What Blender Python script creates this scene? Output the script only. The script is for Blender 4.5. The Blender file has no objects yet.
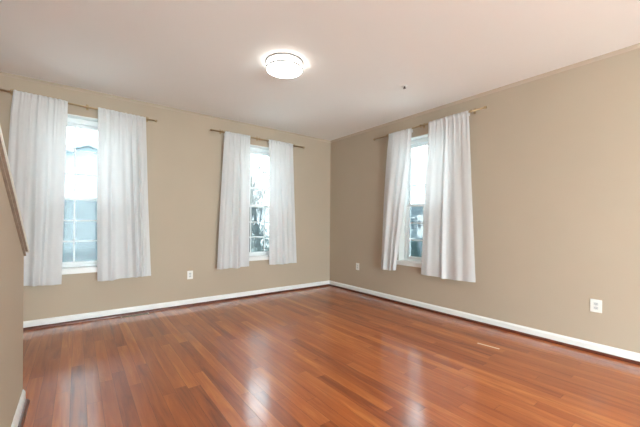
import bpy, bmesh, math, random
from mathutils import Vector, Matrix
random.seed(7)
S = bpy.context.scene
COL = S.collection
PI = math.pi

# ------------------------------------------------------------------ room numbers (metres)
X, Y, H = 3.822, 4.687, 2.74          # right wall plane, back wall plane, ceiling height
XL, YN = -3.60, -4.2                  # far side of the stairwell, wall behind the camera
WT = 0.24                             # outer wall thickness
WIN_Z0, WIN_Z1 = 0.618, 2.425
WIN_W = 0.92
W1, W2, W3 = 0.095, 2.385, 2.605      # window centres (x, x, y)
KX, KY, KN = -0.275, 2.80, -0.60                 # face and end of the wall beside the stairs
KT = 0.12
CAP_S = 0.57                          # slope of its cap

# ------------------------------------------------------------------ camera
cd = bpy.data.cameras.new('camera')
cam = bpy.data.objects.new('camera', cd); COL.objects.link(cam)
cd.sensor_width = 36.0
cd.lens = 36.0 * 317.387 / 640.0
cd.shift_y = (222.71 - 213.5) / 640.0
cd.clip_start = 0.02
yaw, roll = 0.652586, 0.0075926
fw = Vector((math.sin(yaw), math.cos(yaw), 0))
r0 = Vector((math.cos(yaw), -math.sin(yaw), 0)); u0 = Vector((0, 0, 1))
rr = r0 * math.cos(roll) + u0 * math.sin(roll)
uu = -r0 * math.sin(roll) + u0 * math.cos(roll)
M = Matrix((rr, uu, -fw)).transposed().to_4x4()
M.translation = Vector((0, 0, 1.1875))
cam.matrix_world = M
S.camera = cam

# ------------------------------------------------------------------ world, lights, exposure
W = bpy.data.worlds.new('overcast_sky'); S.world = W
W.use_nodes = True
nt = W.node_tree; nt.nodes.clear()
wo = nt.nodes.new('ShaderNodeOutputWorld'); bg = nt.nodes.new('ShaderNodeBackground')
bg.inputs['Color'].default_value = (0.90, 0.95, 1.0, 1); bg.inputs['Strength'].default_value = 3.4
nt.links.new(bg.outputs[0], wo.inputs[0])
LAMP_POWER = 3.5; SIDE_POWER = 1.5; FILL_POWER = 108.0
S.view_settings.view_transform = 'Standard'
S.view_settings.look = 'None'
S.view_settings.gamma = 1.0
S.view_settings.use_curve_mapping = False
S.view_settings.exposure = 2.06


# ------------------------------------------------------------------ materials
def principled(name, color=(0.8, 0.8, 0.8), rough=0.5, metal=0.0, spec=0.5, noise=0.0, nscale=8.0, bump=0.0, bscale=200.0):
    m = bpy.data.materials.new(name); m.use_nodes = True
    t = m.node_tree; b = t.nodes['Principled BSDF']
    b.inputs['Base Color'].default_value = (*color, 1)
    b.inputs['Roughness'].default_value = rough
    b.inputs['Metallic'].default_value = metal
    b.inputs['Specular IOR Level'].default_value = spec
    tc = t.nodes.new('ShaderNodeTexCoord')
    if noise > 0:
        n = t.nodes.new('ShaderNodeTexNoise'); n.inputs['Scale'].default_value = nscale
        n.inputs['Detail'].default_value = 4
        t.links.new(tc.outputs['Object'], n.inputs['Vector'])
        r = t.nodes.new('ShaderNodeValToRGB')
        r.color_ramp.elements[0].position = 0.3; r.color_ramp.elements[1].position = 0.7
        r.color_ramp.elements[0].color = (*[c * (1 - noise) for c in color], 1)
        r.color_ramp.elements[1].color = (*[min(1, c * (1 + noise)) for c in color], 1)
        t.links.new(n.outputs['Fac'], r.inputs[0]); t.links.new(r.outputs[0], b.inputs['Base Color'])
    if bump > 0:
        n = t.nodes.new('ShaderNodeTexNoise'); n.inputs['Scale'].default_value = bscale
        t.links.new(tc.outputs['Object'], n.inputs['Vector'])
        bp = t.nodes.new('ShaderNodeBump'); bp.inputs['Strength'].default_value = bump
        bp.inputs['Distance'].default_value = 0.002
        t.links.new(n.outputs['Fac'], bp.inputs['Height']); t.links.new(bp.outputs[0], b.inputs['Normal'])
    return m


MT = {}
MT['wall'] = principled('tan_wall_paint', (0.485, 0.405, 0.312), 0.75, spec=0.25, noise=0.012, nscale=2.5, bump=0.15, bscale=260)
MT['ceiling'] = principled('ceiling_paint', (0.93, 0.935, 0.92), 0.85, spec=0.2, bump=0.12, bscale=300)
MT['crown'] = principled('crown_paint', (0.53, 0.45, 0.36), 0.7, spec=0.3)
MT['trim'] = principled('white_trim_paint', (0.86, 0.87, 0.86), 0.35, noise=0.01)
MT['vinyl'] = principled('white_window_vinyl', (0.85, 0.89, 0.90), 0.35)
MT['reveal'] = principled('white_reveal_paint', (0.82, 0.84, 0.82), 0.6)
MT['cherry'] = principled('dark_cherry_stain', (0.105, 0.022, 0.010), 0.3, noise=0.25, nscale=25)
MT['cap'] = principled('cream_cap_paint', (0.78, 0.75, 0.68), 0.4)
MT['brass'] = principled('brushed_brass', (0.46, 0.34, 0.20), 0.5, metal=1.0, noise=0.1, nscale=60)
MT['nickel'] = principled('brushed_nickel', (0.36, 0.35, 0.34), 0.45, metal=1.0)
MT['plate'] = principled('outlet_plastic', (0.86, 0.86, 0.82), 0.3)
MT['socket'] = principled('receptacle_plastic', (0.66, 0.68, 0.67), 0.35)
MT['dark'] = principled('dark_slot', (0.03, 0.03, 0.03), 0.6)
MT['register'] = principled('bronze_register', (0.07, 0.04, 0.025), 0.7)
MT['regend'] = principled('pale_register_rim', (0.55, 0.44, 0.33), 0.4)
MT['sprink'] = principled('sprinkler_metal', (0.16, 0.13, 0.11), 0.4, metal=0.7)


def floor_mat():
    m = bpy.data.materials.new('cherry_plank_floor'); m.use_nodes = True
    t = m.node_tree; N = t.nodes; L = t.links; b = N['Principled BSDF']

    def math_(op, a, bb=None, c=None):
        n = N.new('ShaderNodeMath'); n.operation = op
        for i, v in enumerate((a, bb, c)):
            if v is None: continue
            if isinstance(v, (int, float)): n.inputs[i].default_value = v
            else: L.new(v, n.inputs[i])
        return n.outputs[0]

    def white(a, bb=None):
        n = N.new('ShaderNodeTexWhiteNoise'); n.noise_dimensions = '2D' if bb is not None else '1D'
        if bb is None: L.new(a, n.inputs['W'])
        else:
            c = N.new('ShaderNodeCombineXYZ'); L.new(a, c.inputs[0]); L.new(bb, c.inputs[1]); L.new(c.outputs[0], n.inputs['Vector'])
        return n
    tc = N.new('ShaderNodeTexCoord'); sp = N.new('ShaderNodeSeparateXYZ'); L.new(tc.outputs['Object'], sp.inputs[0])
    x, y = sp.outputs[0], sp.outputs[1]
    pw = 0.083
    xr = math_('DIVIDE', math_('ADD', x, 0.03), pw)
    row = math_('FLOOR', xr)
    rn = white(row).outputs['Value']
    rn2 = white(math_('ADD', row, 37.3)).outputs['Value']
    ln = math_('MULTIPLY_ADD', rn2, 0.7, 0.85)
    yr = math_('ADD', math_('DIVIDE', y, ln), math_('MULTIPLY', rn, 7.0))
    pl = math_('FLOOR', yr)
    wn = white(row, pl); v1 = wn.outputs['Value']
    wn2 = white(math_('ADD', row, 11.7), pl); v2 = wn2.outputs['Value']
    # seams
    fx = math_('FRACT', xr); ex = math_('MINIMUM', fx, math_('SUBTRACT', 1.0, fx)); dx = math_('MULTIPLY', ex, pw)
    fy = math_('FRACT', yr); ey = math_('MINIMUM', fy, math_('SUBTRACT', 1.0, fy)); dy = math_('MULTIPLY', ey, ln)
    d = math_('MINIMUM', dx, dy)
    seam = N.new('ShaderNodeMapRange'); L.new(d, seam.inputs[0]); seam.inputs[1].default_value = 0.0001; seam.inputs[2].default_value = 0.0012
    # grain, different on each plank
    cv = N.new('ShaderNodeCombineXYZ')
    L.new(math_('MULTIPLY_ADD', v1, 31.0, math_('MULTIPLY', x, 26.0)), cv.inputs[0])
    L.new(math_('MULTIPLY_ADD', v2, 17.0, math_('MULTIPLY', y, 1.7)), cv.inputs[1])
    L.new(math_('MULTIPLY', v1, 9.0), cv.inputs[2])
    g = N.new('ShaderNodeTexNoise'); g.inputs['Scale'].default_value = 1.0; g.inputs['Detail'].default_value = 5; g.inputs['Roughness'].default_value = 0.6
    g.inputs['Distortion'].default_value = 0.6
    L.new(cv.outputs[0], g.inputs['Vector'])
    f = math_('ADD', math_('MULTIPLY', v1, 0.46), math_('MULTIPLY', math_('SUBTRACT', g.outputs['Fac'], 0.5), 1.15))
    f = math_('ADD', f, 0.27)
    rp = N.new('ShaderNodeValToRGB'); L.new(f, rp.inputs[0])
    e = rp.color_ramp.elements
    e[0].position = 0.0; e[0].color = (0.155, 0.034, 0.009, 1)
    e[1].position = 1.0; e[1].color = (0.66, 0.225, 0.058, 1)
    k = e.new(0.35); k.color = (0.345, 0.086, 0.021, 1)
    k = e.new(0.65); k.color = (0.465, 0.128, 0.032, 1)
    # small dark knots
    mx = N.new('ShaderNodeMix'); mx.data_type = 'RGBA'; L.new(seam.outputs[0], mx.inputs[0])
    mx.inputs[6].default_value = (0.035, 0.012, 0.008, 1); L.new(rp.outputs[0], mx.inputs[7])
    # one long pale streak along a plank near the right wall
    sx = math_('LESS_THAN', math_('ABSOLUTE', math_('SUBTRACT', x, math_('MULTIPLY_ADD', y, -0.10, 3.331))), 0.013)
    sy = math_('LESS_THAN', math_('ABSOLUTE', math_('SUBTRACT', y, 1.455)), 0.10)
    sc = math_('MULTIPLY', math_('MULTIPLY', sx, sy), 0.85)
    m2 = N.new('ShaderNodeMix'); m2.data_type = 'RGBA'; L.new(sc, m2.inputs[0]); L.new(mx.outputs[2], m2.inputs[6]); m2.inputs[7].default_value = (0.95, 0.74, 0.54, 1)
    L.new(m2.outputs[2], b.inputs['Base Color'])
    b.inputs['Roughness'].default_value = 0.42
    b.inputs['Specular IOR Level'].default_value = 0.08
    b.inputs['Coat Weight'].default_value = 1.0
    b.inputs['Coat IOR'].default_value = 1.58
    n3 = N.new('ShaderNodeTexNoise'); n3.inputs['Scale'].default_value = 3.0; L.new(tc.outputs['Object'], n3.inputs['Vector'])
    cr = math_('MULTIPLY_ADD', n3.outputs['Fac'], 0.08, 0.125)
    L.new(cr, b.inputs['Coat Roughness'])
    # each plank sits a hair tilted: bump from seams + per plank slope + slight waviness
    wv = N.new('ShaderNodeTexNoise'); wv.inputs['Scale'].default_value = 9.0; L.new(tc.outputs['Object'], wv.inputs['Vector'])
    hh = math_('ADD', math_('MULTIPLY', seam.outputs[0], 0.5), math_('MULTIPLY', math_('MULTIPLY', math_('SUBTRACT', v2, 0.5), fx), 1.0))
    hh = math_('ADD', hh, math_('MULTIPLY', wv.outputs['Fac'], 0.6))
    bp = N.new('ShaderNodeBump'); bp.inputs['Strength'].default_value = 0.35; bp.inputs['Distance'].default_value = 0.0012
    L.new(hh, bp.inputs['Height']); L.new(bp.outputs[0], b.inputs['Normal']); L.new(bp.outputs[0], b.inputs['Coat Normal'])
    return m


def curtain_mat():
    m = bpy.data.materials.new('white_curtain_cotton'); m.use_nodes = True
    t = m.node_tree; N = t.nodes; L = t.links; N.remove(N['Principled BSDF']); out = N['Material Output']
    df = N.new('ShaderNodeBsdfDiffuse'); tr = N.new('ShaderNodeBsdfTranslucent'); mx = N.new('ShaderNodeMixShader')
    tc = N.new('ShaderNodeTexCoord'); n = N.new('ShaderNodeTexNoise'); n.inputs['Scale'].default_value = 14
    L.new(tc.outputs['Object'], n.inputs['Vector'])
    r = N.new('ShaderNodeValToRGB'); r.color_ramp.elements[0].color = (0.73, 0.735, 0.745, 1); r.color_ramp.elements[1].color = (0.77, 0.77, 0.775, 1)
    L.new(n.outputs['Fac'], r.inputs[0]); L.new(r.outputs[0], df.inputs[0]); L.new(r.outputs[0], tr.inputs[0])
    mx.inputs[0].default_value = 0.20
    L.new(df.outputs[0], mx.inputs[1]); L.new(tr.outputs[0], mx.inputs[2]); L.new(mx.outputs[0], out.inputs[0])
    return m


def glass_mat(name='added_door_glass', tint=(0.95, 0.985, 0.98)):
    m = bpy.data.materials.new(name); m.use_nodes = True
    t = m.node_tree; N = t.nodes; L = t.links; N.remove(N['Principled BSDF']); out = N['Material Output']
    tr = N.new('ShaderNodeBsdfTransparent'); tr.inputs[0].default_value = (*tint, 1)
    gl = N.new('ShaderNodeBsdfGlossy'); gl.inputs['Roughness'].default_value = 0.02
    fr = N.new('ShaderNodeFresnel'); fr.inputs[0].default_value = 1.35
    mx = N.new('ShaderNodeMixShader'); L.new(fr.outputs[0], mx.inputs[0]); L.new(tr.outputs[0], mx.inputs[1]); L.new(gl.outputs[0], mx.inputs[2])
    L.new(mx.outputs[0], out.inputs[0])
    return m


def screen_mat():
    m = bpy.data.materials.new('insect_screen_mesh'); m.use_nodes = True
    t = m.node_tree; N = t.nodes; L = t.links; N.remove(N['Principled BSDF']); out = N['Material Output']
    tr = N.new('ShaderNodeBsdfTransparent'); df = N.new('ShaderNodeBsdfDiffuse'); df.inputs[0].default_value = (0.22, 0.27, 0.30, 1)
    mx = N.new('ShaderNodeMixShader'); mx.inputs[0].default_value = 0.56
    L.new(tr.outputs[0], mx.inputs[1]); L.new(df.outputs[0], mx.inputs[2]); L.new(mx.outputs[0], out.inputs[0])
    return m


def lamp_mat(power, name='lit_opal_glass'):
    m = bpy.data.materials.new(name); m.use_nodes = True
    t = m.node_tree; b = t.nodes['Principled BSDF']
    b.inputs['Base Color'].default_value = (0.9, 0.88, 0.82, 1)
    b.inputs['Emission Color'].default_value = (0.97, 0.98, 0.93, 1)
    b.inputs['Emission Strength'].default_value = power
    return m


def siding_mat(name, col, pitch=0.18, brick=False):
    m = bpy.data.materials.new(name); m.use_nodes = True
    t = m.node_tree; N = t.nodes; L = t.links; b = N['Principled BSDF']; b.inputs['Roughness'].default_value = 0.7
    tc = N.new('ShaderNodeTexCoord')
    w = N.new('ShaderNodeTexWave'); w.bands_direction = 'Z'; w.wave_profile = 'SAW'
    w.inputs['Scale'].default_value = 0.314 / pitch; L.new(tc.outputs['Object'], w.inputs['Vector'])
    r = N.new('ShaderNodeValToRGB'); r.color_ramp.elements[0].position = 0.0; r.color_ramp.elements[1].position = 0.18
    r.color_ramp.elements[0].color = (*[c * 0.72 for c in col], 1); r.color_ramp.elements[1].color = (*col, 1)
    L.new(w.outputs['Fac'], r.inputs[0]); L.new(r.outputs[0], b.inputs['Base Color'])
    return m


MT['floor'] = floor_mat(); MT['curtain'] = curtain_mat(); MT['glass'] = glass_mat(); MT['tinted'] = glass_mat('coated_window_glass', (0.76, 0.82, 0.82)); MT['screen'] = screen_mat()
MT['lamp'] = lamp_mat(LAMP_POWER)
MT['lamp_side'] = lamp_mat(SIDE_POWER, 'lit_opal_side_glass')
MT['globe'] = lamp_mat(FILL_POWER, 'fill_globe_glass')
MT['globe'].node_tree.nodes['Principled BSDF'].inputs['Emission Color'].default_value = (0.82, 1.0, 1.04, 1)
MT['siding_blue'] = siding_mat('pale_blue_siding', (0.20, 0.245, 0.275))
MT['siding_grey'] = siding_mat('grey_siding', (0.19, 0.235, 0.265))
MT['white_ext'] = principled('white_exterior_paint', (0.80, 0.81, 0.82), 0.6)
MT['roof'] = principled('grey_shingles', (0.22, 0.25, 0.27), 0.9, noise=0.2, nscale=6)
MT['ext_glass'] = principled('dark_window_panes', (0.06, 0.08, 0.10), 0.1)
MT['bark'] = principled('grey_bark', (0.10, 0.098, 0.095), 0.9, noise=0.3, nscale=12)
MT['ground'] = principled('winter_ground', (0.66, 0.68, 0.66), 0.95, noise=0.25, nscale=0.8)
MT['thicket'] = principled('grey_green_twigs', (0.13, 0.15, 0.135), 0.9, noise=0.5, nscale=5)
MT['leaf'] = principled('evergreen_leaf', (0.035, 0.085, 0.075), 0.8, noise=0.3, nscale=9)


# ------------------------------------------------------------------ mesh helpers
def new_obj(name, bm, mat, parent=None, smooth=False, loc=None):
    me = bpy.data.meshes.new(name); bmesh.ops.recalc_face_normals(bm, faces=bm.faces)
    bm.to_mesh(me); bm.free()
    for mm in (mat if isinstance(mat, (list, tuple)) else [mat]): me.materials.append(mm)
    if smooth:
        for p in me.polygons: p.use_smooth = True
    o = bpy.data.objects.new(name, me); COL.objects.link(o)
    if parent: o.parent = parent
    if loc is not None: o.location = loc
    return o


def B(): return bmesh.new()


def add_box(bm, a, b, bevel=0.0, mi=0):
    x0, y0, z0 = [min(a[i], b[i]) for i in range(3)]; x1, y1, z1 = [max(a[i], b[i]) for i in range(3)]
    t = bmesh.new()
    vs = [t.verts.new(c) for c in ((x0, y0, z0), (x1, y0, z0), (x1, y1, z0), (x0, y1, z0), (x0, y0, z1), (x1, y0, z1), (x1, y1, z1), (x0, y1, z1))]
    for f in ((0, 3, 2, 1), (4, 5, 6, 7), (0, 1, 5, 4), (1, 2, 6, 5), (2, 3, 7, 6), (3, 0, 4, 7)): t.faces.new([vs[i] for i in f])
    if bevel > 0: bmesh.ops.bevel(t, geom=t.edges[:], offset=bevel, segments=2, affect='EDGES', profile=0.5)
    merge(bm, t, mi)


def merge(bm, t, mi=0):
    mp = {}
    for v in t.verts: mp[v] = bm.verts.new(v.co)
    for f in t.faces:
        nf = bm.faces.new([mp[v] for v in f.verts]); nf.material_index = mi; nf.smooth = f.smooth
    t.free()


def add_tube(bm, p0, p1, r0, r1=None, seg=12, caps=True):
    p0 = Vector(p0); p1 = Vector(p1); r1 = r0 if r1 is None else r1
    ax = (p1 - p0).normalized(); s = Vector((0, 0, 1)) if abs(ax.z) < 0.9 else Vector((1, 0, 0))
    a = ax.cross(s).normalized(); b = ax.cross(a)
    A = [bm.verts.new(p0 + (a * math.cos(2 * PI * i / seg) + b * math.sin(2 * PI * i / seg)) * r0) for i in range(seg)]
    Bv = [bm.verts.new(p1 + (a * math.cos(2 * PI * i / seg) + b * math.sin(2 * PI * i / seg)) * r1) for i in range(seg)]
    for i in range(seg):
        f = bm.faces.new((A[i], A[(i + 1) % seg], Bv[(i + 1) % seg], Bv[i])); f.smooth = True
    if caps: bm.faces.new(A[::-1]); bm.faces.new(Bv)


def add_lathe(bm, prof, center=(0, 0, 0), axis='z', seg=48):
    c = Vector(center); rings = []
    for r, h in prof:
        ring = []
        for i in range(seg):
            a = 2 * PI * i / seg
            if axis == 'z': q = Vector((r * math.cos(a), r * math.sin(a), h))
            elif axis == 'x': q = Vector((h, r * math.cos(a), r * math.sin(a)))
            else: q = Vector((r * math.cos(a), h, r * math.sin(a)))
            ring.append(bm.verts.new(c + q))
        rings.append(ring)
    for j in range(len(rings) - 1):
        for i in range(seg):
            f = bm.faces.new((rings[j][i], rings[j][(i + 1) % seg], rings[j + 1][(i + 1) % seg], rings[j + 1][i])); f.smooth = True
    return rings


def add_prism(bm, poly, f0, f1, mi=0):
    """poly: list of 2-D points; f0/f1 map a 2-D point to its two ends."""
    A = [bm.verts.new(f0(p)) for p in poly]; Bv = [bm.verts.new(f1(p)) for p in poly]
    n = len(poly)
    fs = [bm.faces.new(A[::-1]), bm.faces.new(Bv)]
    for i in range(n): fs.append(bm.faces.new((A[i], A[(i + 1) % n], Bv[(i + 1) % n], Bv[i])))
    for f in fs: f.material_index = mi


def thing(name, label, cat, loc=(0, 0, 0), group=None, rotz=0):
    o = bpy.data.objects.new(name, None); COL.objects.link(o); o.location = loc; o.rotation_euler = (0, 0, rotz)
    o['label'] = label; o['category'] = cat
    if group: o['group'] = group
    return o


def tag(o, label, cat, group=None):
    o['label'] = label; o['category'] = cat
    if group: o['group'] = group
    return o


def struct(name, bm, mat, parent=None):
    o = new_obj(name, bm, mat, parent)
    if parent is None: o['kind'] = 'structure'
    return o


# a wall-local frame: u along the wall, d into the room, z up
class Frame:
    def __init__(s, kind): s.k = kind
    def p(s, u, d, z): return Vector((u, Y - d, z)) if s.k == 'back' else Vector((X - d, u, z))
    def box(s, bm, u0, u1, d0, d1, z0, z1, bevel=0.0, mi=0): add_box(bm, s.p(u0, d0, z0), s.p(u1, d1, z1), bevel, mi)


BK, RT = Frame('back'), Frame('right')


# ------------------------------------------------------------------ the room shell
def wall_with_openings(fr, u0, u1, holes):
    bm = B(); us = sorted(holes)
    cur = u0
    for a, b in us:
        fr.box(bm, cur, a, -WT, 0, 0, H); fr.box(bm, a, b, -WT, 0, 0, WIN_Z0); fr.box(bm, a, b, -WT, 0, WIN_Z1, H)
        cur = b
    fr.box(bm, cur, u1, -WT, 0, 0, H)
    bmesh.ops.remove_doubles(bm, verts=bm.verts, dist=1e-5)
    return bm


hw = WIN_W / 2
struct('wall_back', wall_with_openings(BK, XL - WT, X + WT, [(W1 - hw, W1 + hw), (W2 - hw, W2 + hw)]), MT['wall'])
struct('wall_right', wall_with_openings(RT, YN, Y, [(W3 - hw, W3 + hw)]), MT['wall'])
NW0, NW1, NZ1 = -0.6, 3.2, 2.35       # added glazed doors behind the camera
LW0, LW1 = -3.8, -0.9                 # added glazed doors on the far left, past the stair wall
bm = B(); add_box(bm, (XL - WT, YN, 0), (XL, LW0, H)); add_box(bm, (XL - WT, LW1, 0), (XL, Y, H)); add_box(bm, (XL - WT, LW0, NZ1), (XL, LW1, H))
struct('wall_left', bm, MT['wall'])
bm = B(); add_box(bm, (XL - WT, YN - WT, 0), (NW0, YN, H)); add_box(bm, (NW1, YN - WT, 0), (X + WT, YN, H)); add_box(bm, (NW0, YN - WT, NZ1), (NW1, YN, H))
struct('wall_near', bm, MT['wall'])
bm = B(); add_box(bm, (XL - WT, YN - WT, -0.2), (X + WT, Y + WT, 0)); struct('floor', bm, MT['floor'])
bm = B(); add_box(bm, (XL - WT, YN - WT, H), (X + WT, Y + WT, H + 0.2)); struct('ceiling', bm, MT['ceiling'])

# glazed doors added outside the view to let in more daylight


def added_patio_door(name, q, a, b):
    """q(u, d, z) -> point; u runs along the wall, d from the wall face outwards"""
    bm = B(); n = 3
    for k in range(n + 1):
        u = a + (b - a) * k / n
        u0, u1 = (u, u + 0.06) if k == 0 else ((u - 0.06, u) if k == n else (u - 0.04, u + 0.04))
        add_box(bm, q(u0, 0.06, 0), q(u1, 0.14, NZ1))
    add_box(bm, q(a, 0.061, NZ1 - 0.08), q(b, 0.139, NZ1)); add_box(bm, q(a, 0.061, 0), q(b, 0.139, 0.1))
    dd = struct(name, bm, MT['vinyl'])
    bm = B(); add_box(bm, q(a + 0.05, 0.098, 0.08), q(b - 0.05, 0.105, NZ1 - 0.06)); new_obj('glass_pane', bm, MT['glass'], dd)


added_patio_door('added_door_1', lambda u, d, z: (u, YN - d, z), NW0, NW1)
added_patio_door('added_door_2', lambda u, d, z: (XL - d, u, z), LW0, LW1)

# wall beside the stairs: knee wall with a sloping top that climbs towards the camera
ztop = lambda y: 0.975 + (2.83 - y) * CAP_S
ymeet = 2.83 - (H - 0.975) / CAP_S
bm = B()
add_prism(bm, [(KY, 0), (KY, ztop(KY)), (ymeet, H), (KN, H), (KN, 0)], lambda p: (KX, p[0], p[1]), lambda p: (KX - KT, p[0], p[1]))
knee = struct('wall_stair', bm, MT['wall'])
sn = Vector((0, CAP_S, 1)).normalized()      # normal of the slope


def slope_slab(bm, x0, x1, ya, yb, lo, hi):
    """slab following the slope from y=ya to y=yb, between heights lo..hi above the wall top (vertical)"""
    add_prism(bm, [(ya, ztop(ya) + lo), (ya, ztop(ya) + hi), (yb, ztop(yb) + hi), (yb, ztop(yb) + lo)], lambda p: (x0, p[0], p[1]), lambda p: (x1, p[0], p[1]))


bm = B(); slope_slab(bm, KX + 0.024, KX - KT - 0.024, 2.83, ymeet + 0.06, 0.001, 0.020)
o = struct('trim_1', bm, MT['cap'])
bm = B(); slope_slab(bm, KX + 0.0005, KX + 0.008, KY - 0.001, ymeet + 0.1, -0.030, -0.008)
new_obj('fascia_board', bm, MT['cap'], o)
MT['brown_strip'] = principled('brown_moulding', (0.27, 0.20, 0.15), 0.5, noise=0.15, nscale=20)  # thin brown strips above and below the fascia
for nm, lo, hi, th in (('scotia_moulding', -0.007, 0.0005, 0.019), ('bead_moulding', -0.036, -0.030, 0.012)):
    bm = B(); slope_slab(bm, KX + 0.0005, KX + th, KY - 0.001, ymeet + 0.1, lo, hi)
    new_obj(nm, bm, MT['brown_strip'], o)

# baseboards with a dark cherry shoe moulding
base_prof = [(0, 0), (0.014, 0), (0.014, 0.070), (0.011, 0.080), (0.006, 0.086), (0.004, 0.092), (0, 0.092)]
shoe_prof = [(0.014, 0), (0.034, 0), (0.033, 0.010), (0.029, 0.018), (0.022, 0.024), (0.014, 0.026)]
crown_prof = [(0, H - 0.032), (0.003, H - 0.032), (0.007, H - 0.022), (0.014, H - 0.012), (0.024, H - 0.005), (0.024, H), (0, H)]


def run_trim(name, prof, fa, fb, mat, parent=None):
    bm = B(); add_prism(bm, prof, fa, fb)
    return struct(name, bm, mat, parent)


e = 0.0004
for nm, pa, pb in (('back', lambda p: (XL + p[0] * 0 + e, Y - p[0] - e, p[1]), lambda p: (X - p[0] - e, Y - p[0] - e, p[1])),
                   ('right', lambda p: (X - p[0] - e, YN + e, p[1]), lambda p: (X - p[0] - e, Y - p[0] - e, p[1])),
                   ('stair', lambda p: (KX + p[0] + e, KN, p[1]), lambda p: (KX + p[0] + e, KY, p[1]))):
    bb = run_trim('baseboard_' + nm, base_prof, pa, pb, MT['trim'])
    run_trim('shoe_moulding', shoe_prof, pa, pb, MT['cherry'], bb)
for k, (pa, pb) in enumerate(((lambda p: (XL + e, Y - p[0] - e, p[1] - e), lambda p: (X - p[0] - e, Y - p[0] - e, p[1] - e)),
                              (lambda p: (X - p[0] - e, YN + e, p[1] - e), lambda p: (X - p[0] - e, Y - p[0] - e, p[1] - e)))):
    run_trim('trim_%d' % (k + 2), crown_prof, pa, pb, MT['crown'])


# ------------------------------------------------------------------ windows
def make_window(name, fr, c):
    a, b = c - hw, c + hw
    z0, z1 = WIN_Z0, WIN_Z1
    # painted reveal lining the opening = the window's own frame
    bm = B()
    t = 0.012
    fr.box(bm, a, a + t, -0.17, -0.001, z0, z1); fr.box(bm, b - t, b, -0.17, -0.001, z0, z1)
    fr.box(bm, a + t, b - t, -0.17, -0.001, z1 - t, z1)
    root = struct(name, bm, MT['reveal'])
    # vinyl frame
    bm = B(); fw_ = 0.042
    A, Bb = a + t, b - t; Z1 = z1 - t
    zb = z0 + 0.018
    fr.box(bm, A, A + fw_, -0.235, -0.12, zb, Z1, 0.003); fr.box(bm, Bb - fw_, Bb, -0.235, -0.12, zb, Z1, 0.003)
    fr.box(bm, A + fw_, Bb - fw_, -0.235, -0.12, Z1 - 0.055, Z1, 0.003); fr.box(bm, A + fw_, Bb - fw_, -0.235, -0.12, zb, zb + 0.028, 0.003)
    new_obj('window_frame', bm, MT['vinyl'], root)
    si, so = A + fw_, Bb - fw_
    zr = 1.452

    def sash(nm, d0, d1, za, zb_, top, bot):
        bm = B(); sw = 0.034
        fr.box(bm, si, si + sw, d0, d1, za, zb_, 0.002); fr.box(bm, so - sw, so, d0, d1, za, zb_, 0.002)
        fr.box(bm, si + sw, so - sw, d0, d1, za, za + bot, 0.002); fr.box(bm, si + sw, so - sw, d0, d1, zb_ - top, zb_, 0.002)
        s = new_obj(nm, bm, MT['vinyl'], root)
        gi, go, ga, gb = si + sw, so - sw, za + bot, zb_ - top
        dm = (d0 + d1) / 2
        bm = B(); fr.box(bm, gi - 0.004, go + 0.004, dm - 0.002, dm + 0.002, ga - 0.004, gb + 0.004); new_obj('glass_pane', bm, MT['tinted'], s)
        bm = B(); mw = 0.008
        for i in (1, 2):
            u = gi + (go - gi) * i / 3; fr.box(bm, u - mw, u + mw, dm + 0.003, dm + 0.011, ga, gb)
            z = ga + (gb - ga) * i / 3
            fr.box(bm, gi, go, dm + 0.0031, dm + 0.0109, z - mw, z + mw)
        new_obj('muntin_grid', bm, MT['vinyl'], s)
        return s
    sash('upper_sash', -0.205, -0.175, zr - 0.012, Z1 - 0.056, 0.036, 0.030)
    sl = sash('lower_sash', -0.168, -0.135, zb + 0.029, zr + 0.022, 0.036, 0.030)
    bm = B(); fr.box(bm, c - 0.03, c + 0.03, -0.135, -0.118, zr + 0.004, zr + 0.020, 0.003); new_obj('sash_lock', bm, MT['trim'], sl)
    bm = B(); fr.box(bm, si + 0.004, so - 0.004, -0.1735, -0.172, zb + 0.03, zr - 0.014); new_obj('insect_screen', bm, MT['screen'], root)
    # stool and apron
    bm = B(); fr.box(bm, a + 0.0005, b - 0.0005, -0.12, 0, z0, z0 + 0.018); fr.box(bm, a - 0.035, b + 0.035, 0.0005, 0.028, z0 - 0.002, z0 + 0.018, 0.004)
    fr.box(bm, a - 0.02, b + 0.02, 0.0005, 0.013, z0 - 0.048, z0 - 0.0025, 0.003)
    new_obj('window_sill', bm, MT['trim'], root)
    return root


make_window('window_1', BK, W1)
make_window('window_2', BK, W2)
make_window('window_3', RT, W3)


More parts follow.
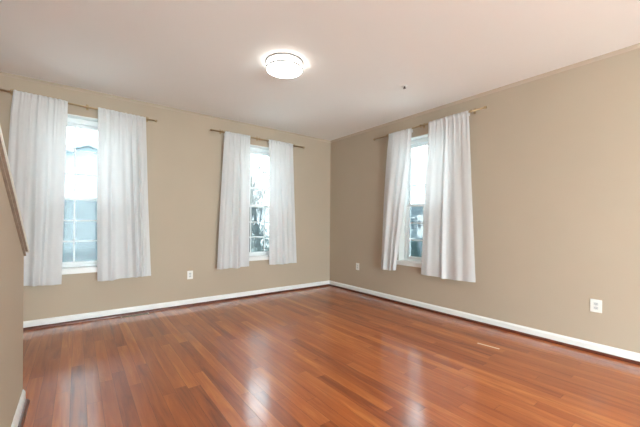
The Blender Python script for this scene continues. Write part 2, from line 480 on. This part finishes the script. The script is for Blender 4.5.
# ------------------------------------------------------------------ curtain rods
def make_rod(fr, ua, za, ub, zb, brackets, d, label):
    """rod ends at (ua, za) and (ub, zb); brackets at the given u"""
    mid = fr.p((ua + ub) / 2, d, (za + zb) / 2)
    t = thing('curtain_rod', label, 'curtain rod', mid, 'brass curtain rods above the windows')
    P = lambda u, dd, z: fr.p(u, dd, z) - mid
    zz = lambda u: za + (zb - za) * (u - ua) / (ub - ua)
    bm = B(); m = (ua + ub) / 2
    add_tube(bm, P(ua, d, za), P(ub, d, zb), 0.0095, seg=16); new_obj('rod', bm, MT['brass'], t)
    for u, s in ((ua, -1 if ua < ub else 1), (ub, 1 if ua < ub else -1)):
        bm = B()
        for (o0, o1, ra, rb) in ((0, 0.006, 0.011, 0.015), (0.006, 0.024, 0.015, 0.0155), (0.024, 0.030, 0.0155, 0.010)):
            add_tube(bm, P(u + s * o0, d, zz(u)), P(u + s * o1, d, zz(u)), ra, rb, seg=16)
        new_obj('finial', bm, MT['brass'], t)
    for u in brackets:
        bm = B(); z = zz(u)
        q = lambda uu, dd, zc: P(uu, dd, zc)
        a0, a1 = q(u - 0.012, 0.001, z - 0.012), q(u + 0.012, 0.005, z + 0.055); add_box(bm, a0, a1, 0.001)
        a0, a1 = q(u - 0.005, 0.0055, z + 0.012), q(u + 0.005, d + 0.012, z + 0.020); add_box(bm, a0, a1, 0.001)
        a0, a1 = q(u - 0.005, d + 0.011, z - 0.010), q(u + 0.005, d + 0.015, z + 0.0115); add_box(bm, a0, a1, 0.001)
        a0, a1 = q(u - 0.005, d - 0.016, z - 0.0155), q(u + 0.005, d + 0.0105, z - 0.0108); add_box(bm, a0, a1, 0.001)
        bk = new_obj('bracket', bm, MT['brass'], t)
        bm = B(); add_tube(bm, q(u, 0.005, z + 0.042), q(u, 0.0075, z + 0.042), 0.0045, seg=10); new_obj('screw', bm, MT['nickel'], bk)
    return t


RD = 0.09
make_rod(BK, -0.72, 2.533, 0.79, 2.500, (-0.56, 0.085, 0.715), RD, 'thin brass curtain rod above the leftmost window, beside the stairs')
make_rod(BK, 1.545, 2.516, 3.13, 2.503, (1.69, 2.29, 2.955), RD, 'thin brass curtain rod above the middle window of the three, left of the room corner')
make_rod(RT, 1.775, 2.534, 3.465, 2.514, (1.925, 2.63, 3.215), RD, 'thin brass curtain rod above the window in the right wall')


# ------------------------------------------------------------------ curtains
def lerp_tab(tab, v):
    for (a, x0), (b, x1) in zip(tab, tab[1:]):
        if v <= b:
            k = (v - a) / (b - a); return x0 + (x1 - x0) * k
    return tab[-1][1]


def make_curtain(fr, left, right, ztop_l, ztop_r, zbot, folds, label, d0=RD, amp=0.026, seed=0, rodz=None):
    """left/right: tables (v, u) with v=0 at the top and 1 at the hem; folds: list of (position s, width, depth)"""
    rnd = random.Random(seed)
    bm = B(); NS, NV = 110, 46
    ph = [rnd.uniform(0, 6.28) for _ in range(6)]
    u_mid = (left[0][1] + right[0][1]) / 2
    org = fr.p(u_mid, d0, 0.48)

    def depth(s, v):
        grow = min(1.0, 0.25 + 1.3 * v)
        k = 0.0
        for (c, w, dep) in folds:
            cc = c + 0.02 * math.sin(ph[0] + v * 2.2 + c * 9)
            x = (s - cc) / w
            k += dep * math.exp(-x * x)
        k *= grow
        g = 0.0030 * math.sin(s * 61 + ph[1] + 0.6 * math.sin(v * 3)) + 0.0020 * math.sin(s * 103 + ph[2])
        k += g * (1.25 - 1.15 * min(1, v * 3.0)) + 0.002 * math.sin(s * 23 + ph[3] + v * 3)
        k += 0.0025 * math.sin(v * 9 + s * 5 + ph[4]) * v
        return k

    def pt(s, v, off=0.0):
        ul, ur = lerp_tab(left, v), lerp_tab(right, v)
        u = ul + (ur - ul) * s
        u += 0.006 * math.sin(s * 17 + ph[5] + v * 1.5) * min(1, v * 2) * math.sin(PI * s)
        zt = ztop_l + (ztop_r - ztop_l) * s + 0.0025 * math.sin(s * 70 + ph[1])
        zb = lerp_tab(zbot, s)
        z = zt + (zb - zt) * v
        dd = d0 + 0.002 + depth(s, v) + off
        # the pocket wraps the rod
        pz = (zt - z)
        if pz < 0.045: dd += 0.010 * math.sin(min(1, pz / 0.045) * PI) + 0.004
        else: dd += 0.004 * max(0.0, 1 - (pz - 0.045) / 0.1)
        dd = max(dd, 0.034 if v > 0.6 else 0.02)
        return fr.p(u, dd, z) - org

    vs = [0, .006, .012, .018, .024, .035, .05]
    vs += [0.05 + (1 - 0.05) * i / (NV - 6) for i in range(1, NV - 5)]
    G = [[bm.verts.new(pt(s / NS, v)) for s in range(NS + 1)] for v in vs]
    for j in range(len(vs) - 1):
        for i in range(NS):
            f = bm.faces.new((G[j][i], G[j][i + 1], G[j + 1][i + 1], G[j + 1][i])); f.smooth = True

    def layer(va, vb, off, n):
        g = []
        for k in range(n + 1):
            v = va + (vb - va) * k / n
            g.append([bm.verts.new(pt(s / NS, v, off)) for s in range(NS + 1)])
        for j in range(n):
            for i in range(NS):
                f = bm.faces.new((g[j][i], g[j][i + 1], g[j + 1][i + 1], g[j + 1][i])); f.smooth = True
    hem = 0.10 / 2.03
    layer(1 - hem, 1.0, -0.004, 4)
    layer(0.0, 0.028, -0.030, 6)
    me = bpy.data.meshes.new('curtain'); bm.to_mesh(me); bm.free(); me.materials.append(MT['curtain'])
    o = bpy.data.objects.new('curtain', me); COL.objects.link(o); o.location = org
    return tag(o, label, 'curtain', 'white cotton curtain panels')


F1 = [(0.04, 0.05, 0.02), (0.18, 0.05, 0.035), (0.33, 0.04, 0.02), (0.50, 0.05, 0.05), (0.66, 0.04, 0.02), (0.84, 0.09, 0.035)]
F2 = [(0.08, 0.07, 0.035), (0.27, 0.06, 0.045), (0.55, 0.05, 0.025), (0.69, 0.035, 0.05), (0.80, 0.03, 0.045), (0.90, 0.03, 0.015)]
F3 = [(0.12, 0.09, 0.05), (0.36, 0.04, 0.02), (0.56, 0.07, 0.065), (0.86, 0.10, 0.02)]
F4 = [(0.16, 0.10, 0.04), (0.42, 0.07, 0.045), (0.62, 0.05, 0.03), (0.86, 0.05, 0.02)]
F5 = [(0.25, 0.18, 0.05), (0.62, 0.07, 0.03), (0.86, 0.08, 0.04)]
F6 = [(0.12, 0.09, 0.018), (0.30, 0.06, 0.012), (0.46, 0.05, 0.034), (0.68, 0.09, 0.022), (0.88, 0.10, 0.022)]
make_curtain(BK, [(0, -.540), (.10, -.560), (.3, -.575), (1, -.62)], [(0, -.093), (1, -.138)], 2.552, 2.540, [(0, .492), (.4, .492), (.6, .482), (1, .474)], F1,
             'white curtain panel left of the leftmost window, partly hidden by the stair wall', seed=1)
make_curtain(BK, [(0, .186), (.5, .180), (1, .192)], [(0, .690), (.5, .720), (1, .762)], 2.534, 2.520, [(0, .474), (.30, .472), (.40, .482), (.80, .486), (1, .484)], F2,
             'white curtain panel right of the leftmost window, wider than those beside the middle window', seed=2)
make_curtain(BK, [(0, 1.722), (.5, 1.665), (1, 1.618)], [(0, 2.128), (1, 2.130)], 2.531, 2.531, [(0, .498), (.3, .492), (.35, .502), (.68, .488), (.72, .502), (1, .500)], F3,
             'narrow white curtain panel left of the middle window, its left edge slanting outward', seed=3)
make_curtain(BK, [(0, 2.452), (1, 2.476)], [(0, 2.920), (.4, 2.950), (1, 3.010)], 2.530, 2.528, [(0, .500), (.5, .492), (.8, .498), (1, .490)], F4,
             'white curtain panel right of the middle window, nearest the room corner on the back wall', seed=4)
make_curtain(RT, [(0, 3.180), (.1, 3.215), (.5, 3.27), (1, 3.312)], [(0, 2.762), (.25, 2.80), (.5, 2.875), (.8, 2.97), (1, 3.030)], 2.533, 2.530, [(0, .490), (.6, .480), (1, .496)], F5,
             'white curtain panel pulled aside left of the right wall window, tapering to the hem', seed=5)
make_curtain(RT, [(0, 2.497), (.5, 2.55), (1, 2.603)], [(0, 1.952), (.5, 1.90), (1, 1.850)], 2.545, 2.552, [(0, .494), (.40, .494), (.44, .484), (1, .500)], F6,
             'wide white curtain panel right of the right wall window, rightmost of all', seed=6)


# ------------------------------------------------------------------ outlets
def make_outlet(fr, u, z, label, w=0.076, h=0.118):
    c = fr.p(u, 0, z)
    t = thing('wall_outlet', label, 'outlet', c, 'white duplex outlets')
    P = lambda a, d, b: fr.p(u + a, d, z + b) - c

    def box(bm, a0, a1, d0, d1, b0, b1, bv=0.0): add_box(bm, P(a0, d0, b0), P(a1, d1, b1), bv)
    bm = B(); box(bm, -w / 2, w / 2, 0.0005, 0.006, -h / 2, h / 2, 0.002); new_obj('cover_plate', bm, MT['plate'], t)
    for s in (-1, 1):
        bm = B(); zc = s * 0.0195
        box(bm, -0.017, 0.017, 0.0062, 0.0085, zc - 0.0135, zc + 0.0135, 0.001)
        r = new_obj('receptacle', bm, MT['socket'], t)
        bm = B(); box(bm, -0.008, -0.0055, 0.0086, 0.0092, zc - 0.003, zc + 0.006); box(bm, 0.0055, 0.008, 0.0086, 0.0092, zc - 0.002, zc + 0.005)
        box(bm, -0.0022, 0.0022, 0.0086, 0.0092, zc - 0.0095, zc - 0.0055)
        new_obj('slots', bm, MT['dark'], r)
    bm = B(); add_tube(bm, P(0, 0.006, 0), P(0, 0.0078, 0), 0.003, seg=10); new_obj('screw', bm, MT['nickel'], t)
    return t


make_outlet(BK, 1.272, 0.434, 'white outlet on the back wall between the leftmost and the middle window')
make_outlet(RT, 3.925, 0.442, 'white outlet on the right wall close to the room corner')
make_outlet(RT, 0.779, 0.437, 'white outlet on the right wall nearest the camera, largest in view', w=0.084)

# ------------------------------------------------------------------ floor register
rx, ry = 0.587, 4.590
t = thing('floor_register', 'slim bronze heating register in the floor below the leftmost window', 'floor vent', (rx, ry, 0))
bm = B(); L_, D_ = 0.155, 0.032
for a, b in (((-L_, -D_), (L_, -D_ + 0.006)), ((-L_, D_ - 0.006), (L_, D_)), ((-L_, -D_ + 0.006), (-L_ + 0.012, D_ - 0.006)), ((L_ - 0.012, -D_ + 0.006), (L_, D_ - 0.006))):
    add_box(bm, (a[0], a[1], 0.0004), (b[0], b[1], 0.005), 0.001)
new_obj('frame', bm, MT['regend'], t)
bm = B()
for k in range(24):
    xx = -L_ + 0.018 + k * (2 * L_ - 0.036) / 23
    add_box(bm, (xx - 0.002, -D_ + 0.0065, 0.0012), (xx + 0.002, D_ - 0.0065, 0.004))
add_box(bm, (-L_ + 0.013, -0.002, 0.0011), (L_ - 0.013, 0.002, 0.0038))
new_obj('grille', bm, MT['register'], t)
bm = B(); add_box(bm, (-L_ + 0.012, -D_ + 0.006, 0.0002), (L_ - 0.012, D_ - 0.006, 0.0009)); new_obj('duct_opening', bm, MT['dark'], t)


# ------------------------------------------------------------------ ceiling light
def ceiling_light(loc, label, group=None, lit='lamp', side='lamp_side'):
    t = thing('ceiling_light', label, 'ceiling light', loc, group)
    R = 0.176
    bm = B(); add_lathe(bm, [(0.001, -0.0005), (R - 0.010, -0.0005), (R - 0.010, -0.010), (0.001, -0.010)]); new_obj('base', bm, MT['trim'], t)
    # wrap-around opal band, then a slightly domed bottom
    bm = B(); add_lathe(bm, [(R - 0.006, -0.013), (R - 0.004, -0.063)]); new_obj('side_glass', bm, MT[side], t)
    bm = B(); add_lathe(bm, [(R - 0.006, -0.077), (R - 0.02, -0.082), (R * 0.7, -0.086), (R * 0.35, -0.089), (0.002, -0.090)]); new_obj('diffuser', bm, MT[lit], t)
    for z in (-0.001, -0.064):
        bm = B(); rg = add_lathe(bm, [(R - 0.009, z), (R + 0.003, z), (R + 0.004, z - 0.003), (R + 0.004, z - 0.009), (R + 0.003, z - 0.012), (R - 0.009, z - 0.012), (R - 0.009, z)])
        new_obj('metal_ring', bm, MT['nickel'], t)
    return t


ceiling_light((1.587, 2.664, H), 'round flush ceiling light with two nickel rings, switched on', 'flush ceiling lights')


def fill_globe_lamp(loc, label):  # added lamp, unseen behind the camera, that brightens the room
    t = thing('fill_lamp', label, 'lamp', loc)
    bm = B(); add_lathe(bm, [(0.001, 0.0), (0.15, 0.0), (0.15, 0.012), (0.13, 0.022), (0.012, 0.030)]); new_obj('base', bm, MT['nickel'], t)
    bm = B(); add_tube(bm, (0, 0, 0.025), (0, 0, 0.60), 0.011, seg=14); add_tube(bm, (0, 0, 0.60), (0, 0, 0.63), 0.011, 0.05, seg=24); new_obj('pole', bm, MT['nickel'], t)
    bm = B(); n = 16; add_lathe(bm, [(max(0.001, 0.16 * math.sin(PI * k / n)), 0.78 - 0.16 * math.cos(PI * k / n)) for k in range(n + 1)], seg=32); new_obj('fill_globe_shade', bm, MT['globe'], t)


fill_globe_lamp((0.9, -3.7, 0), 'added fill light behind the camera, a glowing glass globe on a low stand')

# ------------------------------------------------------------------ fire sprinkler on the ceiling
t = thing('fire_sprinkler', 'small dark fire sprinkler head on the ceiling right of the light', 'sprinkler', (2.928, 2.277, H))
bm = B(); add_lathe(bm, [(0.001, -0.0005), (0.036, -0.0005), (0.034, -0.004), (0.014, -0.006), (0.001, -0.006)], seg=28); new_obj('escutcheon', bm, MT['ceiling'], t)
bm = B(); add_lathe(bm, [(0.010, -0.0062), (0.010, -0.016), (0.006, -0.020), (0.001, -0.020)], seg=16)
for s in (-1, 1): add_tube(bm, (s * 0.009, 0, -0.012), (s * 0.006, 0, -0.026), 0.0025, seg=8)
new_obj('sprinkler_frame', bm, MT['sprink'], t)
bm = B(); add_lathe(bm, [(0.001, -0.024), (0.016, -0.024), (0.016, -0.0275), (0.001, -0.0275)], seg=20); new_obj('deflector', bm, MT['sprink'], t)

# ------------------------------------------------------------------ outdoors
GZ = -1.6
bm = B(); add_box(bm, (-40, -30, GZ - 0.3), (70, 70, GZ)); g = new_obj('ground', bm, MT['ground']); g['kind'] = 'structure'


def ext_window(parent, p0, p1, out, w):
    """window in plane; p0,p1 opposite corners; out = outward unit vector"""
    bm = B(); o = Vector(out)
    add_box(bm, Vector(p0) - o * 0.0, Vector(p1) + o * 0.06)
    f = new_obj('window_trim', bm, MT['white_ext'], parent)
    a, b = Vector(p0), Vector(p1); c = (a + b) / 2
    sh = lambda q: c + (q - c) * w
    bm = B(); add_box(bm, sh(a) + o * 0.065, sh(b) + o * 0.08); new_obj('pane', bm, MT['ext_glass'], f)


# house seen through the leftmost window
hy = 16.0
h1 = thing('neighbour_house', 'pale blue sided house with a small gable outside the leftmost window', 'house', (0, hy, GZ))
bm = B(); zz = lambda z: z - GZ
add_box(bm, (-9, 0, 0), (2.6, 8, zz(3.75)))
add_prism(bm, [(-0.86, zz(3.75)), (1.54, zz(3.75)), (0.34, zz(4.20))], lambda p: (p[0], 0, p[1]), lambda p: (p[0], 4, p[1]))
new_obj('siding_wall', bm, MT['siding_blue'], h1)
bm = B()
for s in (-1, 1):
    xa, xe = 0.34, 0.34 + s * 1.42; za, ze = zz(4.28), zz(3.74)
    add_prism(bm, [(xa, za), (xe, ze), (xe, ze - 0.06), (xa, za - 0.06)], lambda p: (p[0], -0.3, p[1]), lambda p: (p[0], 4, p[1]))
new_obj('gable_roof', bm, MT['roof'], h1)
bm = B(); add_prism(bm, [(-0.35, zz(3.76)), (-0.2, zz(3.92)), (5, zz(4.0)), (8.3, zz(3.76))], lambda p: (-9.3, p[0], p[1]), lambda p: (-1.1, p[0], p[1]))
new_obj('main_roof', bm, MT['roof'], h1)
bm = B(); add_box(bm, (-0.62, -0.34, zz(3.88)), (-0.14, -0.1, zz(4.14))); new_obj('vent_hood', bm, MT['roof'], h1)

# houses seen through the right window
hx = 22.0
h3 = thing('townhouse', 'grey townhouse with a white bay and pale sloping roof outside the right wall window', 'house', (hx, 0, GZ))
bm = B(); add_box(bm, (0, 10.0, 0), (8, 22, zz(2.9))); new_obj('siding_wall', bm, MT['siding_grey'], h3)
bm = B(); add_prism(bm, [(9.0, zz(2.75)), (9.0, zz(2.90)), (14.84, zz(3.10)), (17.6, zz(4.75)), (23.0, zz(2.9)), (23, zz(2.75))], lambda p: (-0.3, p[0], p[1]), lambda p: (8.3, p[0], p[1]))
new_obj('roof', bm, MT['roof'], h3)
bm = B(); add_box(bm, (-0.9, 13.7, zz(0.10)), (-0.001, 15.12, zz(1.85)), 0.02); bay = new_obj('bay', bm, MT['white_ext'], h3)
for ya in (14.86, 14.42, 13.98): ext_window(bay, (-0.9, ya - 0.13, zz(0.75)), (-0.9, ya + 0.13, zz(1.45)), (-1, 0, 0), 0.8)
for ya, yb in ((15.9, 16.5), (17.2, 17.9), (12.3, 13.0)):
    ext_window(h3, (0, ya, zz(0.6)), (0, yb, zz(1.7)), (-1, 0, 0), 0.82)
    ext_window(h3, (0, ya, zz(-1.1)), (0, yb, zz(0.0)), (-1, 0, 0), 0.82)


def shrub(loc, r, h, seed, label, name='evergreen_shrub', mat='leaf', group='shrubs in front of the townhouse', n=420):
    rnd = random.Random(seed); bm = B()
    for k in range(n):
        a = rnd.uniform(0, 2 * PI); z = rnd.uniform(0.03, 1); rad = r * math.sqrt(max(0.02, 1 - (z - 0.35) ** 2 * 1.9)) * rnd.uniform(0.55, 1.0)
        c = Vector((rad * math.cos(a), rad * math.sin(a), z * h)); s = rnd.uniform(0.07, 0.15)
        t1 = Vector((rnd.uniform(-1, 1), rnd.uniform(-1, 1), rnd.uniform(-1, 1))).normalized() * s; t2 = t1.orthogonal().normalized() * s * 0.6
        bm.faces.new([bm.verts.new(c + q) for q in (t1, t2, -t1, -t2)])
    root = thing(name, label, 'shrub', loc, group)
    new_obj('foliage', bm, MT[mat], root)
    bm = B(); add_tube(bm, (0, 0, 0), (0, 0, h * 0.5), 0.05, 0.02, seg=8); new_obj('stem', bm, MT['bark'], root)


shrub((19.6, 14.3, GZ), 0.42, 1.45, 1, 'dark evergreen shrub below the white bay, left one of the pair')
shrub((19.6, 13.1, GZ), 0.48, 1.15, 2, 'lower dark evergreen shrub below the white bay, right one of the pair')


def tree(loc, h, seed, label, lean=(0, 0), r0=0.13):
    rnd = random.Random(seed); tr = B(); br = B()

    def grow(bm, p, d, L, r, lvl):
        n = 4
        for k in range(n):
            d2 = (d + Vector((rnd.uniform(-.16, .16), rnd.uniform(-.16, .16), rnd.uniform(-.03, .12)))).normalized()
            q = p + d2 * (L / n); rq = r * 0.84
            add_tube(bm, p, q, r, rq, seg=8 if lvl == 0 else 5, caps=False)
            if lvl < 4 and (k > 0 or lvl > 0):
                for _ in range(2 if lvl < 3 else 2):
                    a = rnd.uniform(0, 2 * PI); sd = Vector((math.cos(a), math.sin(a), rnd.uniform(0.25, 0.95))).normalized()
                    grow(br, q, (d2 * 0.45 + sd * 0.8).normalized(), L * rnd.uniform(0.42, 0.58), rq * 0.55, lvl + 1) if lvl < 3 else add_tube(br, q, q + sd * L * 0.6, rq * 0.6, rq * 0.2, seg=3, caps=False)
            p, d, r = q, d2, rq
    root = thing('bare_tree', label, 'tree', loc, 'bare trees outside the middle window')
    grow(tr, Vector((0, 0, -0.02)), Vector((lean[0], lean[1], 1)).normalized(), h, r0, 0)
    new_obj('trunk', tr, MT['bark'], root); new_obj('branches', br, MT['bark'], root)


tree((5.55, 11.9, GZ), 4.6, 11, 'nearest bare tree outside the middle window, at the left of the glass', (-0.02, 0), 0.075)
tree((8.75, 17.6, GZ), 4.6, 12, 'second bare tree outside the middle window, behind and right of the nearest', (0.03, 0), 0.12)
tree((11.2, 24.0, GZ), 5.4, 13, 'farthest bare tree outside the middle window', (0.0, 0), 0.15)
tree((6.9, 14.2, GZ), 2.6, 14, 'low bare tree outside the middle window, between the nearest and the second', (0.03, 0.02), 0.06)
for (bx_, by_, br_, bh_, lb) in ((4.35, 9.4, 0.55, 1.45, 'nearest grey green bush outside the middle window'), (6.9, 13.0 - 0.6, 0.6, 1.7, 'small grey green bush outside the middle window, right of the nearest'),
                                (7.6, 15.8, 0.7, 2.4, 'taller grey green bush outside the middle window, behind the low tree'), (9.0, 19.9, 1.1, 2.9, 'tallest grey green bush outside the middle window'),
                                (10.6, 21.5, 1.1, 2.6, 'farthest grey green bush outside the middle window')):
    shrub((bx_, by_, GZ), br_, bh_, int(bx_ * 10), lb, 'bush', 'thicket', 'bushes outside the middle window', 260)
